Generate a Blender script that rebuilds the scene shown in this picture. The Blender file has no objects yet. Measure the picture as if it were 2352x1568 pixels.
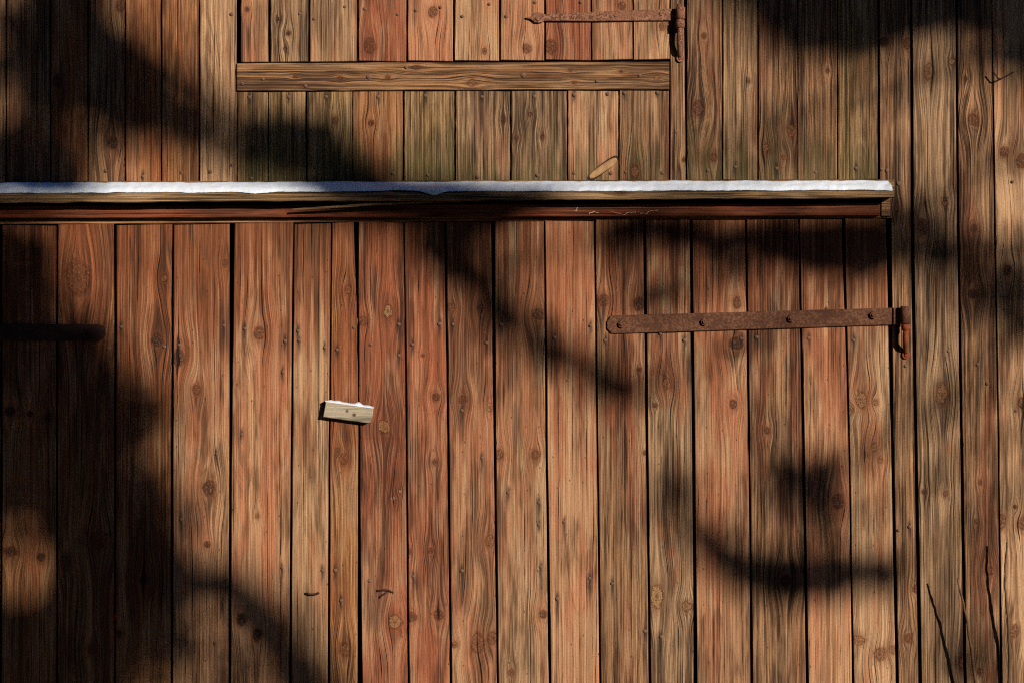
import bpy, bmesh, math, random
from mathutils import Vector, Matrix, noise as mnoise

# ------------------------------------------------------------------ camera, sky, sun, exposure
scene = bpy.context.scene
COL = scene.collection
FRAME_W = 2.6                 # metres of wall across the picture
CAM_D = 4.0                   # camera to wall
CAM_Z = 1.5
K = FRAME_W / 2352.0          # metres per survey unit
CX, CY = 1176.0, 784.0

cam_d = bpy.data.cameras.new('camera')
cam = bpy.data.objects.new('camera', cam_d); COL.objects.link(cam)
cam.location = (0, -CAM_D, CAM_Z); cam.rotation_euler = (math.radians(90), 0, 0)
cam_d.sensor_width = 36; cam_d.lens = 36 * CAM_D / FRAME_W
cam_d.clip_start = 0.05; cam_d.clip_end = 500
scene.camera = cam

SUN = Vector((0.70, -1.0, 0.34)).normalized()      # towards the sun
sun_el = math.asin(SUN.z); sun_rot = math.atan2(SUN.x, SUN.y)
world = bpy.data.worlds.new('World'); scene.world = world; world.use_nodes = True
wn = world.node_tree.nodes; wl = world.node_tree.links
sky = wn.new('ShaderNodeTexSky'); sky.sky_type = 'NISHITA'; sky.sun_disc = False
sky.dust_density = 0.0; sky.ozone_density = 6.0; sky.altitude = 1500.0
sky.sun_elevation = sun_el; sky.sun_rotation = sun_rot
wn['Background'].inputs['Strength'].default_value = 0.07
wl.new(sky.outputs[0], wn['Background'].inputs[0])
sd = bpy.data.lights.new('sun', 'SUN'); sd.energy = 5.0; sd.angle = math.radians(0.53); sd.color = (1.0, 0.93, 0.82)
so = bpy.data.objects.new('sun', sd); COL.objects.link(so)
so.rotation_euler = SUN.to_track_quat('Z', 'Y').to_euler(); so.location = SUN * 30
vs = scene.view_settings
vs.view_transform = 'Standard'; vs.look = 'None'; vs.exposure = 0.44; vs.gamma = 1.0; vs.use_curve_mapping = False
scene.cycles.max_bounces = 2; scene.cycles.diffuse_bounces = 1; scene.cycles.use_denoising = False; scene.cycles.filter_width = 1.15; scene.cycles.adaptive_threshold = 0.015

# ------------------------------------------------------------------ helpers
def W(px, py, t=0.0):
    """survey units on the wall picture -> world point standing t metres proud of the wall"""
    f = (CAM_D - t) / CAM_D
    return Vector(((px - CX) * K * f, -t, CAM_Z + (CY - py) * K * f))

def lin(r, g, b, s=1.0):
    def c(v):
        v /= 255.0
        return (v / 12.92 if v <= 0.04045 else ((v + 0.055) / 1.055) ** 2.4) * s
    return (c(r), c(g), c(b), 1.0)

def link(name, mesh, mat=None, parent=None):
    o = bpy.data.objects.new(name, mesh); COL.objects.link(o)
    if mat is not None and not mesh.materials: mesh.materials.append(mat)
    if parent is not None:
        o.parent = parent; o.matrix_parent_inverse = BASEINV.get(parent.name, Matrix())
    return o

BASEINV = {}
def thing(name, label, cat, loc, group=None):
    o = bpy.data.objects.new(name, None); COL.objects.link(o); o.location = loc
    o.empty_display_size = 0.1
    o['label'] = label; o['category'] = cat
    if group: o['group'] = group
    BASEINV[o.name] = Matrix.Translation(-Vector(loc))
    return o
def tag(o, label=None, cat=None, group=None, kind=None):
    if label: o['label'] = label
    if cat: o['category'] = cat
    if group: o['group'] = group
    if kind: o['kind'] = kind
    return o

def mesh_from(name, verts, faces, smooth=False):
    m = bpy.data.meshes.new(name); m.from_pydata([tuple(v) for v in verts], [], faces)
    bm = bmesh.new(); bm.from_mesh(m); bmesh.ops.recalc_face_normals(bm, faces=bm.faces); bm.to_mesh(m); bm.free()
    if smooth: m.polygons.foreach_set('use_smooth', [True] * len(m.polygons))
    m.update(); return m

def tube_mesh(name, pts, radii, n=8, flat=1.0, smooth=True):
    verts, faces = [], []
    P = [Vector(p) for p in pts]
    for i, p in enumerate(P):
        d = (P[min(i + 1, len(P) - 1)] - P[max(i - 1, 0)]).normalized()
        a = d.cross(Vector((0, 1, 0)))
        if a.length < 1e-3: a = d.cross(Vector((1, 0, 0)))
        a.normalize(); b = d.cross(a).normalized()
        for k in range(n):
            th = 2 * math.pi * k / n
            verts.append(p + a * math.cos(th) * radii[i] + b * math.sin(th) * radii[i] * flat)
    for i in range(len(P) - 1):
        for k in range(n):
            k2 = (k + 1) % n
            faces.append((i * n + k, i * n + k2, (i + 1) * n + k2, (i + 1) * n + k))
    faces.append(tuple(range(n))); faces.append(tuple(range((len(P) - 1) * n, len(P) * n)))
    return mesh_from(name, verts, faces, smooth)

def plate_mesh(name, outline, t0, t1, bevel=0.0015):
    """outline in survey units, prism between depths t0 (back) and t1 (front) with an arris"""
    n = len(outline)
    cx = sum(p[0] for p in outline) / n; cy = sum(p[1] for p in outline) / n
    verts = [W(x, y, t0) for x, y in outline]
    verts += [W(x, y, t1 - bevel) for x, y in outline]
    e = bevel / K
    for i in range(n):
        (x0, y0), (x1, y1), (x2, y2) = outline[i - 1], outline[i], outline[(i + 1) % n]
        d = Vector((cx - x1, cy - y1))
        v1 = Vector((x1 - x0, y1 - y0)); v2 = Vector((x2 - x1, y2 - y1))
        n1 = Vector((-v1.y, v1.x)); n2 = Vector((-v2.y, v2.x))
        nn = n1.normalized() + n2.normalized()
        if nn.length < 1e-6: nn = d
        nn.normalize()
        if nn.dot(d) < 0: nn = -nn
        verts.append(W(x1 + nn.x * e, y1 + nn.y * e, t1))
    faces = [tuple(range(n))]
    for a, b in ((0, n), (n, 2 * n)):
        for i in range(n):
            j = (i + 1) % n
            faces.append((a + i, a + j, b + j, b + i))
    faces.append(tuple(range(2 * n, 3 * n)))
    return mesh_from(name, verts, faces)

class NT:
    """tiny node-tree writer"""
    def __init__(self, tree): self.t = tree; self.n = tree.nodes; self.l = tree.links
    def put(self, sock, v):
        if isinstance(v, bpy.types.NodeSocket): self.l.new(v, sock)
        elif v is not None: sock.default_value = v
    def m(self, op, a, b=None, c=None, clamp=False):
        n = self.n.new('ShaderNodeMath'); n.operation = op; n.use_clamp = clamp
        self.put(n.inputs[0], a); self.put(n.inputs[1], b); self.put(n.inputs[2], c)
        return n.outputs[0]
    def mix(self, f, a, b, blend='MIX'):
        n = self.n.new('ShaderNodeMix'); n.data_type = 'RGBA'; n.blend_type = blend
        self.put(n.inputs[0], f); self.put(n.inputs[6], a); self.put(n.inputs[7], b)
        return n.outputs[2]
    def sep(self, v):
        n = self.n.new('ShaderNodeSeparateXYZ'); self.put(n.inputs[0], v); return n.outputs
    def com(self, x, y, z=0.0):
        n = self.n.new('ShaderNodeCombineXYZ')
        self.put(n.inputs[0], x); self.put(n.inputs[1], y); self.put(n.inputs[2], z); return n.outputs[0]
    def noise(self, v, scale=1.0, detail=2.0, rough=0.5, dims='2D', w=None):
        n = self.n.new('ShaderNodeTexNoise'); n.noise_dimensions = dims
        if dims == '1D': self.put(n.inputs['W'], v)
        else: self.put(n.inputs['Vector'], v)
        if w is not None and dims == '4D': self.put(n.inputs['W'], w)
        n.inputs['Scale'].default_value = scale; n.inputs['Detail'].default_value = detail
        n.inputs['Roughness'].default_value = rough
        return n.outputs[0]
    def rng(self, v, a, b, c=0.0, d=1.0, smooth=True):
        n = self.n.new('ShaderNodeMapRange'); n.interpolation_type = 'SMOOTHSTEP' if smooth else 'LINEAR'
        self.put(n.inputs[0], v); self.put(n.inputs[1], a); self.put(n.inputs[2], b)
        self.put(n.inputs[3], c); self.put(n.inputs[4], d); return n.outputs[0]
    def ramp(self, v, stops):
        n = self.n.new('ShaderNodeValToRGB'); self.put(n.inputs[0], v); cr = n.color_ramp
        while len(cr.elements) < len(stops): cr.elements.new(0.5)
        for e, (p, c) in zip(cr.elements, stops): e.position = p; e.color = c
        return n.outputs[0]
    def group(self, g, **kw):
        n = self.n.new('ShaderNodeGroup'); n.node_tree = g
        for k, v in kw.items(): self.put(n.inputs[k], v)
        return n.outputs

def new_group(name, ins, outs):
    g = bpy.data.node_groups.new(name, 'ShaderNodeTree')
    T = {'f': 'NodeSocketFloat', 'v': 'NodeSocketVector', 'c': 'NodeSocketColor'}
    for k, ty in ins: g.interface.new_socket(k, in_out='INPUT', socket_type=T[ty])
    for k, ty in outs: g.interface.new_socket(k, in_out='OUTPUT', socket_type=T[ty])
    gi = g.nodes.new('NodeGroupInput'); go = g.nodes.new('NodeGroupOutput')
    return g, NT(g), gi.outputs, go.inputs

# knot: pushes the grain aside and keeps the distance to the nearest knot
G_KNOT, N, I, O = new_group('knot', [('P', 'v'), ('Raw', 'v'), ('Wob', 'f'), ('C', 'v'), ('R', 'v'), ('Q', 'f'), ('Tone', 'f'), ('MyTone', 'f')],
                            [('P', 'v'), ('Q', 'f'), ('Tone', 'f')])
px, py, _ = N.sep(I['P']); rx_, ry_, _ = N.sep(I['Raw']); cx_, cy_, _ = N.sep(I['C']); kx, ky, _ = N.sep(I['R'])
dx = N.m('SUBTRACT', rx_, cx_); dy = N.m('SUBTRACT', ry_, cy_)
a = N.m('DIVIDE', dx, kx); b = N.m('DIVIDE', dy, ky)
qq = N.m('SQRT', N.m('ADD', N.m('MULTIPLY', a, a), N.m('MULTIPLY', b, b)))
qn = N.m('ADD', qq, N.m('MULTIPLY', I['Wob'], 0.8))
a2 = N.m('MULTIPLY', a, 0.36); b2 = N.m('MULTIPLY', b, 0.22)
e2 = N.m('EXPONENT', N.m('MULTIPLY', N.m('ADD', N.m('MULTIPLY', a2, a2), N.m('MULTIPLY', b2, b2)), -1.0))
sh = N.m('MULTIPLY', N.m('MULTIPLY', e2, 0.86), N.m('SUBTRACT', px, cx_))
N.l.new(N.com(N.m('SUBTRACT', px, sh), py), O['P'])
N.l.new(N.m('MINIMUM', I['Q'], qn), O['Q'])
near = N.m('LESS_THAN', qn, I['Q'])
N.l.new(N.m('ADD', N.m('MULTIPLY', near, I['MyTone']), N.m('MULTIPLY', N.m('SUBTRACT', 1.0, near), I['Tone'])), O['Tone'])

# tannin streak round a nail
G_STREAK, N, I, O = new_group('nail_streak', [('P', 'v'), ('Wob', 'f'), ('C', 'v'), ('L', 'f'), ('S', 'f')], [('S', 'f')])
px, py, _ = N.sep(I['P']); cx_, cy_, _ = N.sep(I['C'])
dx = N.m('ADD', N.m('DIVIDE', N.m('SUBTRACT', px, cx_), 0.0048), N.m('MULTIPLY', I['Wob'], 1.4)); dy = N.m('SUBTRACT', py, cy_)
up = N.rng(dy, 0.004, 0.026, 1.0, 0.0); dn = N.rng(N.m('MULTIPLY', dy, -1.0), 0.003, I['L'], 1.0, 0.0)
s = N.m('MULTIPLY', N.m('EXPONENT', N.m('MULTIPLY', N.m('MULTIPLY', dx, dx), -1.0)), N.m('MULTIPLY', up, dn))
N.l.new(N.m('MAXIMUM', I['S'], s), O['S'])

# a ragged dark blot that follows the fibres
G_BLOT, N, I, O = new_group('dark_blot', [('P', 'v'), ('Wob', 'f'), ('C', 'v'), ('R', 'v'), ('S', 'f')], [('S', 'f')])
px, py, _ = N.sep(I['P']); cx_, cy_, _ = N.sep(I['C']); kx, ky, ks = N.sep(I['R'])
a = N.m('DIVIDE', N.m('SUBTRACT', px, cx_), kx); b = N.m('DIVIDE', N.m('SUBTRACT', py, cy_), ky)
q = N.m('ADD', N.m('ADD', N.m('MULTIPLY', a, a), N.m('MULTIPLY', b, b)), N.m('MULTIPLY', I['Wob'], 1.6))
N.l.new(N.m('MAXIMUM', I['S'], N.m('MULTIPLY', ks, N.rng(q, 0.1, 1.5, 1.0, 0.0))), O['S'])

# the sawn surface: year rings cut flat, fibres, drying checks
G_GRAIN, N, I, O = new_group('sawn_grain', [('P', 'v'), ('Raw', 'v'), ('Q', 'f'), ('Seed', 'f'), ('X0', 'f'), ('D0', 'f'), ('Slope', 'f'), ('Pitch', 'f')],
                             [('Ring', 'f'), ('Band', 'f'), ('Fibre', 'f'), ('Check', 'f'), ('Broad', 'f'), ('Patch', 'f'), ('Fade', 'f'), ('Grime', 'f'), ('Speck', 'f'), ('Mott', 'f')])
px, py, _ = N.sep(I['P']); qx, qy, _ = N.sep(I['Raw'])
sz = N.m('MULTIPLY', I['Seed'], 7.31)
N.l.new(N.noise(I['Raw'], 210.0, 3.0, 0.7), O['Mott'])
zw = N.m('SUBTRACT', N.noise(N.m('ADD', N.m('MULTIPLY', qy, 1.5), sz), 1.0, 1.0, dims='1D'), 0.5)
dd = N.m('ADD', N.m('ADD', I['D0'], N.m('MULTIPLY', I['Slope'], qy)), N.m('MULTIPLY', zw, 0.03))
jit = N.m('SUBTRACT', N.noise(N.com(N.m('ADD', N.m('MULTIPLY', px, 70.0), sz), N.m('MULTIPLY', py, 8.0)), 1.0, 3.0), 0.5)
ex = N.m('ADD', N.m('SUBTRACT', px, I['X0']), N.m('MULTIPLY', jit, 0.0026))
r = N.m('DIVIDE', N.m('SQRT', N.m('ADD', N.m('MULTIPLY', ex, ex), N.m('MULTIPLY', dd, dd))), I['Pitch'])
r = N.m('ADD', r, N.m('MULTIPLY', N.m('EXPONENT', N.m('MULTIPLY', N.m('MAXIMUM', N.m('SUBTRACT', I['Q'], 0.7), 0.0), -1.2)), 2.2))
band = N.noise(N.m('ADD', r, sz), 1.7, 3.0, 0.75, dims='1D')
N.l.new(N.rng(band, 0.30, 0.70), O['Band'])
r2 = N.m('ADD', r, N.m('MULTIPLY', band, 0.9))
sw = N.m('FRACT', r2)
late = N.m('MULTIPLY', N.rng(sw, 0.45, 0.86), N.rng(sw, 0.90, 1.0, 1.0, 0.0))
fibre = N.noise(N.com(N.m('ADD', N.m('MULTIPLY', px, 360.0), sz), N.m('MULTIPLY', py, 3.0)), 1.0, 3.0, 0.75)
brk = N.rng(N.noise(N.com(N.m('ADD', N.m('MULTIPLY', px, 150.0), sz), N.m('MULTIPLY', py, 3.0)), 1.0, 3.0, 0.7), 0.36, 0.60, 0.0, 1.0)
N.l.new(N.m('MULTIPLY', late, brk), O['Ring'])
N.l.new(N.rng(fibre, 0.32, 0.68), O['Fibre'])
# drying checks: thin splits at uneven spacing, broken along their length
vk = N.n.new('ShaderNodeTexVoronoi'); vk.voronoi_dimensions = '1D'; vk.feature = 'DISTANCE_TO_EDGE'; vk.inputs['Scale'].default_value = 1.0
N.l.new(N.m('ADD', N.m('MULTIPLY', N.m('ADD', px, N.m('MULTIPLY', jit, 0.006)), 62.0), sz), vk.inputs['W'])
ckm = N.noise(N.com(N.m('ADD', N.m('MULTIPLY', px, 40.0), N.m('MULTIPLY', sz, 1.7)), N.m('MULTIPLY', py, 2.6)), 1.0, 3.0, 0.65)
ckw = N.rng(ckm, 0.46, 0.70, 0.012, 0.085)
N.l.new(N.m('MULTIPLY', N.rng(N.m('DIVIDE', vk.outputs['Distance'], ckw), 0.35, 1.0, 1.0, 0.0), N.rng(ckm, 0.46, 0.53)), O['Check'])
N.l.new(N.rng(N.noise(N.com(N.m('ADD', N.m('MULTIPLY', px, 95.0), sz), N.m('MULTIPLY', py, 0.9)), 1.0, 3.0, 0.65), 0.34, 0.66), O['Broad'])
N.l.new(N.noise(N.com(N.m('ADD', N.m('MULTIPLY', px, 16.0), N.m('MULTIPLY', sz, 2.3)), N.m('MULTIPLY', qy, 2.6)), 1.0, 3.0, 0.7), O['Patch'])
N.l.new(N.noise(N.com(N.m('ADD', N.m('MULTIPLY', px, 22.0), N.m('MULTIPLY', sz, 4.7)), N.m('MULTIPLY', qy, 3.0)), 1.0, 3.0, 0.7), O['Fade'])
N.l.new(N.m('ADD', N.noise(N.com(N.m('ADD', N.m('MULTIPLY', px, 26.0), N.m('MULTIPLY', sz, 3.1)), N.m('MULTIPLY', qy, 3.6)), 1.0, 3.0, 0.7), N.m('MULTIPLY', N.m('SUBTRACT', N.noise(I['Raw'], 3.0, 2.0), 0.5), 0.45)), O['Grime'])
vn = N.n.new('ShaderNodeTexVoronoi'); vn.voronoi_dimensions = '2D'
N.l.new(N.com(N.m('MULTIPLY', qx, 26.0), N.m('ADD', N.m('MULTIPLY', qy, 13.0), sz)), vn.inputs['Vector']); vn.inputs['Scale'].default_value = 1.0
rr, _, _ = N.sep(vn.outputs['Color'])
N.l.new(N.m('MULTIPLY', N.rng(vn.outputs['Distance'], 0.02, 0.05, 1.0, 0.0), N.m('GREATER_THAN', rr, 0.6)), O['Speck'])

# weathered paint and timber colour
G_COLOR, N, I, O = new_group('weathered_timber',
    [('Ring', 'f'), ('Band', 'f'), ('Fibre', 'f'), ('Check', 'f'), ('Broad', 'f'), ('Patch', 'f'), ('Fade', 'f'), ('Grime', 'f'), ('Speck', 'f'), ('Mott', 'f'), ('Q', 'f'), ('Tone', 'f'), ('Streak', 'f'),
     ('Light', 'c'), ('Dark', 'c'), ('Stain', 'c'), ('StainAmt', 'f'), ('TopStain', 'f'), ('Algae', 'f'), ('Contrast', 'f'), ('Specks', 'f'), ('GrimeAmt', 'f'), ('FadeAmt', 'f'), ('Blot', 'f')],
    [('Color', 'c'), ('Height', 'f')])
BLACK = (0.008, 0.005, 0.003, 1)
conv = N.m('MULTIPLY', I['Contrast'], N.rng(I['Fade'], 0.38, 0.62, 1.12, 0.5))
ring = N.m('MULTIPLY', I['Ring'], N.m('ADD', 0.1, N.m('MULTIPLY', conv, 0.9)), clamp=True)
fib, bro = I['Fibre'], I['Broad']
val = N.m('ADD', N.m('ADD', N.m('MULTIPLY', fib, 0.46), N.m('MULTIPLY', bro, 0.42)), N.m('MULTIPLY', I['Band'], 0.12))
val = N.rng(val, 0.12, 0.88)
val = N.m('ADD', N.m('MULTIPLY', val, conv), N.m('MULTIPLY', N.m('SUBTRACT', 1.0, conv), 0.38))
c = N.mix(val, I['Light'], I['Dark'])
# old paint that soaked in, patchy along the board
smask = N.rng(N.m('ADD', N.m('ADD', I['Patch'], I['StainAmt']), N.m('MULTIPLY', N.m('SUBTRACT', fib, 0.5), -0.10)), 0.45, 0.62)
c = N.mix(N.m('MULTIPLY', smask, 0.85), c, N.mix(val, I['Stain'], N.mix(0.7, I['Stain'], I['Dark'])))
# silvered, sun-bleached fibres
fade = N.rng(N.m('ADD', I['Fade'], N.m('MULTIPLY', N.m('SUBTRACT', fib, 0.5), -0.26)), 0.52, 0.72)
c = N.mix(N.m('MULTIPLY', fade, I['FadeAmt']), c, N.mix(val, lin(214, 172, 130, .7), lin(112, 76, 52, .7)))
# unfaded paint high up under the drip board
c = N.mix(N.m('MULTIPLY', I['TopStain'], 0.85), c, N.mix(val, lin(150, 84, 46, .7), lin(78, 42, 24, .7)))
c = N.mix(N.m('MULTIPLY', ring, 0.34), c, N.mix(0.6, I['Dark'], BLACK))
gr = N.m('MULTIPLY', N.rng(N.m('ADD', I['Grime'], I['GrimeAmt']), 0.48, 0.70), N.m('ADD', 0.35, N.m('MULTIPLY', fib, 0.65)))
c = N.mix(N.m('MULTIPLY', gr, 0.85), c, N.mix(0.7, I['Dark'], BLACK))
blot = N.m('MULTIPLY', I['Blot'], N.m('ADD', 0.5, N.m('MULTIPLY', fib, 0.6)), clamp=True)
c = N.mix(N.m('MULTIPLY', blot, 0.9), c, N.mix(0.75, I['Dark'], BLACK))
c = N.mix(N.m('MULTIPLY', I['Algae'], N.m('ADD', 0.35, N.m('MULTIPLY', fib, 0.6))), c, lin(86, 82, 40, 0.55))
# knots
mott = N.m('SUBTRACT', I['Mott'], 0.5)
kq = N.m('ADD', I['Q'], N.m('ADD', N.m('MULTIPLY', N.m('SUBTRACT', fib, 0.5), 0.14), N.m('MULTIPLY', mott, 0.9)))
mask = N.rng(kq, 0.78, 1.10, 1.0, 0.0)
kr = N.m('SINE', N.m('MULTIPLY', kq, 13.0))
kcol = N.ramp(I['Tone'], [(0.0, lin(40, 27, 21, .7)), (0.35, lin(88, 46, 28, .6)), (0.6, lin(126, 76, 44, .65)), (1.0, lin(186, 144, 94, .7))])
kcol = N.mix(N.rng(kr, -0.2, 1.0, 0.0, 0.35), kcol, lin(50, 28, 18, .7))
kcol = N.mix(N.rng(kq, 0.0, 0.6, 0.6, 0.0), kcol, lin(42, 24, 16, .7))
kcol = N.mix(N.rng(I['Mott'], 0.45, 0.7, 0.0, 0.75), kcol, BLACK)
kcol = N.mix(N.rng(I['Mott'], 0.5, 0.3, 0.0, 0.4), kcol, N.mix(0.5, I['Light'], I['Stain']))
c = N.mix(N.rng(I['Q'], 0.95, 1.7, 0.45, 0.0), c, N.mix(val, lin(168, 96, 56, .7), lin(80, 38, 22, .7)))
c = N.mix(N.rng(I['Q'], 1.2, 2.8, 0.4, 0.0), c, N.mix(val, N.mix(0.5, I['Dark'], I['Stain']), N.mix(0.4, I['Dark'], BLACK)))
c = N.mix(N.m('MULTIPLY', mask, N.rng(I['Tone'], 0.0, 0.4, 0.92, 0.74)), c, kcol)
rim = N.m('MULTIPLY', N.rng(kq, 0.84, 1.0), N.rng(kq, 1.0, 1.18, 1.0, 0.0))
c = N.mix(N.m('MULTIPLY', rim, 0.35), c, lin(38, 22, 14, .6))
# checks, nail streaks, beetle holes
c = N.mix(N.m('MULTIPLY', I['Check'], 0.92), c, (0.004, 0.003, 0.002, 1))
c = N.mix(N.m('MULTIPLY', I['Streak'], 0.85), c, (0.012, 0.010, 0.010, 1))
c = N.mix(N.m('MULTIPLY', I['Speck'], I['Specks']), c, lin(48, 20, 12))
c = N.mix(N.rng(I['Mott'], 0.48, 0.72, 0.0, 0.30), c, N.mix(0.5, I['Dark'], BLACK))
N.l.new(c, O['Color'])
h = N.m('SUBTRACT', N.m('MULTIPLY', val, -1.0), N.m('MULTIPLY', ring, 0.7))
h = N.m('SUBTRACT', h, N.m('MULTIPLY', I['Check'], 2.0))
h = N.m('ADD', h, N.m('MULTIPLY', mask, 0.4))
N.l.new(N.m('SUBTRACT', h, N.m('MULTIPLY', rim, 0.9)), O['Height'])

S_ALB = 0.70       # lit picture colour -> albedo under this sun
PAL = {   # light, dark, stain (picture sRGB of the sunlit timber), stain amount, grain contrast
 'salmon': ((216, 162, 118), (112, 70, 44), (208, 134, 95), 0.04, 0.7),
 'tan':    ((218, 172, 128), (118, 78, 50), (204, 138, 98), -0.02, 0.75),
 'brown':  ((180, 132, 92), (62, 40, 27), (150, 90, 60), -0.04, 1.0),
 'grey':   ((190, 148, 108), (68, 47, 34), (156, 104, 72), -0.08, 1.0),
 'red':    ((194, 130, 92), (94, 54, 35), (176, 98, 66), 0.07, 0.75),
 'orange': ((196, 136, 86), (92, 54, 32), (166, 96, 56), 0.05, 0.8),
 'olive':  ((188, 146, 98), (70, 50, 32), (156, 104, 66), -0.11, 1.0),
 'rail':   ((182, 132, 88), (76, 49, 33), (156, 94, 60), -0.06, 0.95),
 'paint':  ((146, 78, 48), (72, 38, 24), (148, 68, 40), 0.04, 0.6),
 'pale':   ((196, 182, 156), (132, 116, 94), (186, 166, 138), -0.2, 0.5),
}

def timber(name, kind, seed, xw, knots=(), nails=(), blots=(), door=False, horiz=False, top_z=None, algae_z=None, specks=0.6, figure=None, grime=0.0):
    """procedural weathered board; knots / nails in world (x, z, ...)"""
    rnd = random.Random(seed * 977 + 13)
    m = bpy.data.materials.new(name); m.use_nodes = True
    N = NT(m.node_tree); bs = m.node_tree.nodes['Principled BSDF']
    tc = N.n.new('ShaderNodeTexCoord'); X, Y, Z = N.sep(tc.outputs['Object'])
    if horiz: X, Z = Z, X
    raw = N.com(X, Z)
    w = N.m('SUBTRACT', N.noise(N.com(N.m('MULTIPLY', X, 6.0), N.m('ADD', N.m('MULTIPLY', Z, 1.8), seed * 3.17)), 1.0, 2.0), 0.5)
    P = N.com(N.m('ADD', X, N.m('MULTIPLY', w, 0.007)), Z)
    Q, T = 9.0, 0.3
    wob = N.m('SUBTRACT', N.noise(raw, 42.0, 3.0), 0.5) if knots or nails else 0.0
    for (kx, kz, rx, rz, tn) in knots:
        if horiz: kx, kz, rx, rz = kz, kx, rz, rx
        o = N.group(G_KNOT, P=P, Raw=raw, Wob=wob, C=(kx, kz, 0), R=(rx, rz, 1), Q=Q, Tone=T, MyTone=tn)
        P, Q, T = o['P'], o['Q'], o['Tone']
    S = 0.0
    if not horiz:
        for (nx, nz, L) in nails:
            S = N.group(G_STREAK, P=raw, Wob=wob, C=(nx, nz, 0), L=L, S=S)['S']
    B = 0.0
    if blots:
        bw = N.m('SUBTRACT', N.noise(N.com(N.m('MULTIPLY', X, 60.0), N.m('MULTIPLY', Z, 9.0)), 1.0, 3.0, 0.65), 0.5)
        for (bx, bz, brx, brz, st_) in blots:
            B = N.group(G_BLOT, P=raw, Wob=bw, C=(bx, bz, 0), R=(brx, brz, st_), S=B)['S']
    li, da, st, amt, con = PAL[kind]
    v = rnd.uniform(0.9, 1.08)
    if figure is None:
        figure = (xw + rnd.uniform(-0.05, 0.05), rnd.choice([0.012, 0.02, 0.035, 0.06, 0.09]), rnd.uniform(-0.018, 0.018), rnd.uniform(0.0030, 0.0048))
    x0, d0, sl, pt = figure
    d0 -= sl * (xw if horiz else 1.4)
    g = N.group(G_GRAIN, P=P, Raw=raw, Q=Q, Seed=float(seed), X0=x0, D0=d0, Slope=sl, Pitch=pt)
    kw = dict(Ring=g['Ring'], Mott=g['Mott'], Band=g['Band'], Fade=g['Fade'], Fibre=g['Fibre'], Check=g['Check'], Broad=g['Broad'], Patch=g['Patch'], Grime=g['Grime'], GrimeAmt=grime + rnd.uniform(-.01, .09), Speck=g['Speck'], Q=Q, Tone=T, Streak=S,
              Light=lin(*li, S_ALB * v), Dark=lin(*da, S_ALB * v), Stain=lin(*st, S_ALB * v), StainAmt=amt + rnd.uniform(-0.06, 0.06),
              Contrast=con, Specks=specks, Blot=B, FadeAmt=0.08 if kind in ('paint', 'pale') else 0.5)
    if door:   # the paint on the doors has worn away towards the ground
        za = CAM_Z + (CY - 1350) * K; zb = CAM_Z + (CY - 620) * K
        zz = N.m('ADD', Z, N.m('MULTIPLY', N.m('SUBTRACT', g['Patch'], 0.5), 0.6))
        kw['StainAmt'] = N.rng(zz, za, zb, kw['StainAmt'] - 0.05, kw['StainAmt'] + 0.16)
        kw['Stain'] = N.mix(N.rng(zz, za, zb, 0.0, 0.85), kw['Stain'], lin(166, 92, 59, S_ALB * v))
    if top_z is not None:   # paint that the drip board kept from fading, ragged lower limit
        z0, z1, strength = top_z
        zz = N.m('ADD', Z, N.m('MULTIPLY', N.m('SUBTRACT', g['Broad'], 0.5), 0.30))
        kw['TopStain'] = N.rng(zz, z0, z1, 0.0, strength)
    if algae_z is not None:
        z0, z1, strength = algae_z
        zz = N.m('ADD', Z, N.m('MULTIPLY', N.m('SUBTRACT', g['Patch'], 0.5), 0.42))
        kw['Algae'] = N.rng(zz, z0, z1, strength, 0.0)
    cg = N.group(G_COLOR, **kw)
    N.l.new(cg['Color'], bs.inputs['Base Color'])
    bs.inputs['Roughness'].default_value = 0.82; bs.inputs['Specular IOR Level'].default_value = 0.15
    bp = N.n.new('ShaderNodeBump'); bp.inputs['Strength'].default_value = 0.68; bp.inputs['Distance'].default_value = 0.0020
    N.l.new(cg['Height'], bp.inputs['Height']); N.l.new(bp.outputs[0], bs.inputs['Normal'])
    return m

def rust(name, c1, c2, c3, sc=1.0):
    m = bpy.data.materials.new(name); m.use_nodes = True
    N = NT(m.node_tree); bs = m.node_tree.nodes['Principled BSDF']
    tc = N.n.new('ShaderNodeTexCoord'); co = tc.outputs['Object']
    n1 = N.noise(co, 190.0 * sc, 4.0, 0.65, dims='3D'); n2 = N.noise(co, 28.0 * sc, 3.0, 0.6, dims='3D')
    c = N.mix(N.rng(n1, 0.42, 0.62), c1, c2)
    c = N.mix(N.rng(n2, 0.5, 0.68, 0.0, 0.8), c, c3)
    N.l.new(c, bs.inputs['Base Color'])
    bs.inputs['Roughness'].default_value = 0.85; bs.inputs['Specular IOR Level'].default_value = 0.2
    bp = N.n.new('ShaderNodeBump'); bp.inputs['Strength'].default_value = 0.6; bp.inputs['Distance'].default_value = 0.0012
    N.l.new(n1, bp.inputs['Height']); N.l.new(bp.outputs[0], bs.inputs['Normal'])
    return m
M_RUST = rust('rusty_strap_iron', lin(94, 57, 37, .5), lin(134, 88, 62, .5), lin(86, 50, 31, .5))
M_RUST_PALE = rust('pale_rusty_iron', lin(98, 60, 42, .6), lin(172, 120, 90, .6), lin(142, 94, 68, .6), 1.3)
M_RUST_ORANGE = rust('orange_rust', lin(128, 58, 30, .55), lin(166, 80, 44, .55), lin(104, 54, 34, .55))
M_RUST_DARK = rust('dark_iron', lin(50, 30, 24, .7), lin(74, 46, 36, .7), lin(60, 34, 24, .7))
M_NAIL = rust('nail_iron', lin(104, 76, 62, .6), lin(150, 116, 96, .6), lin(108, 66, 46, .6), 3.0)

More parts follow.
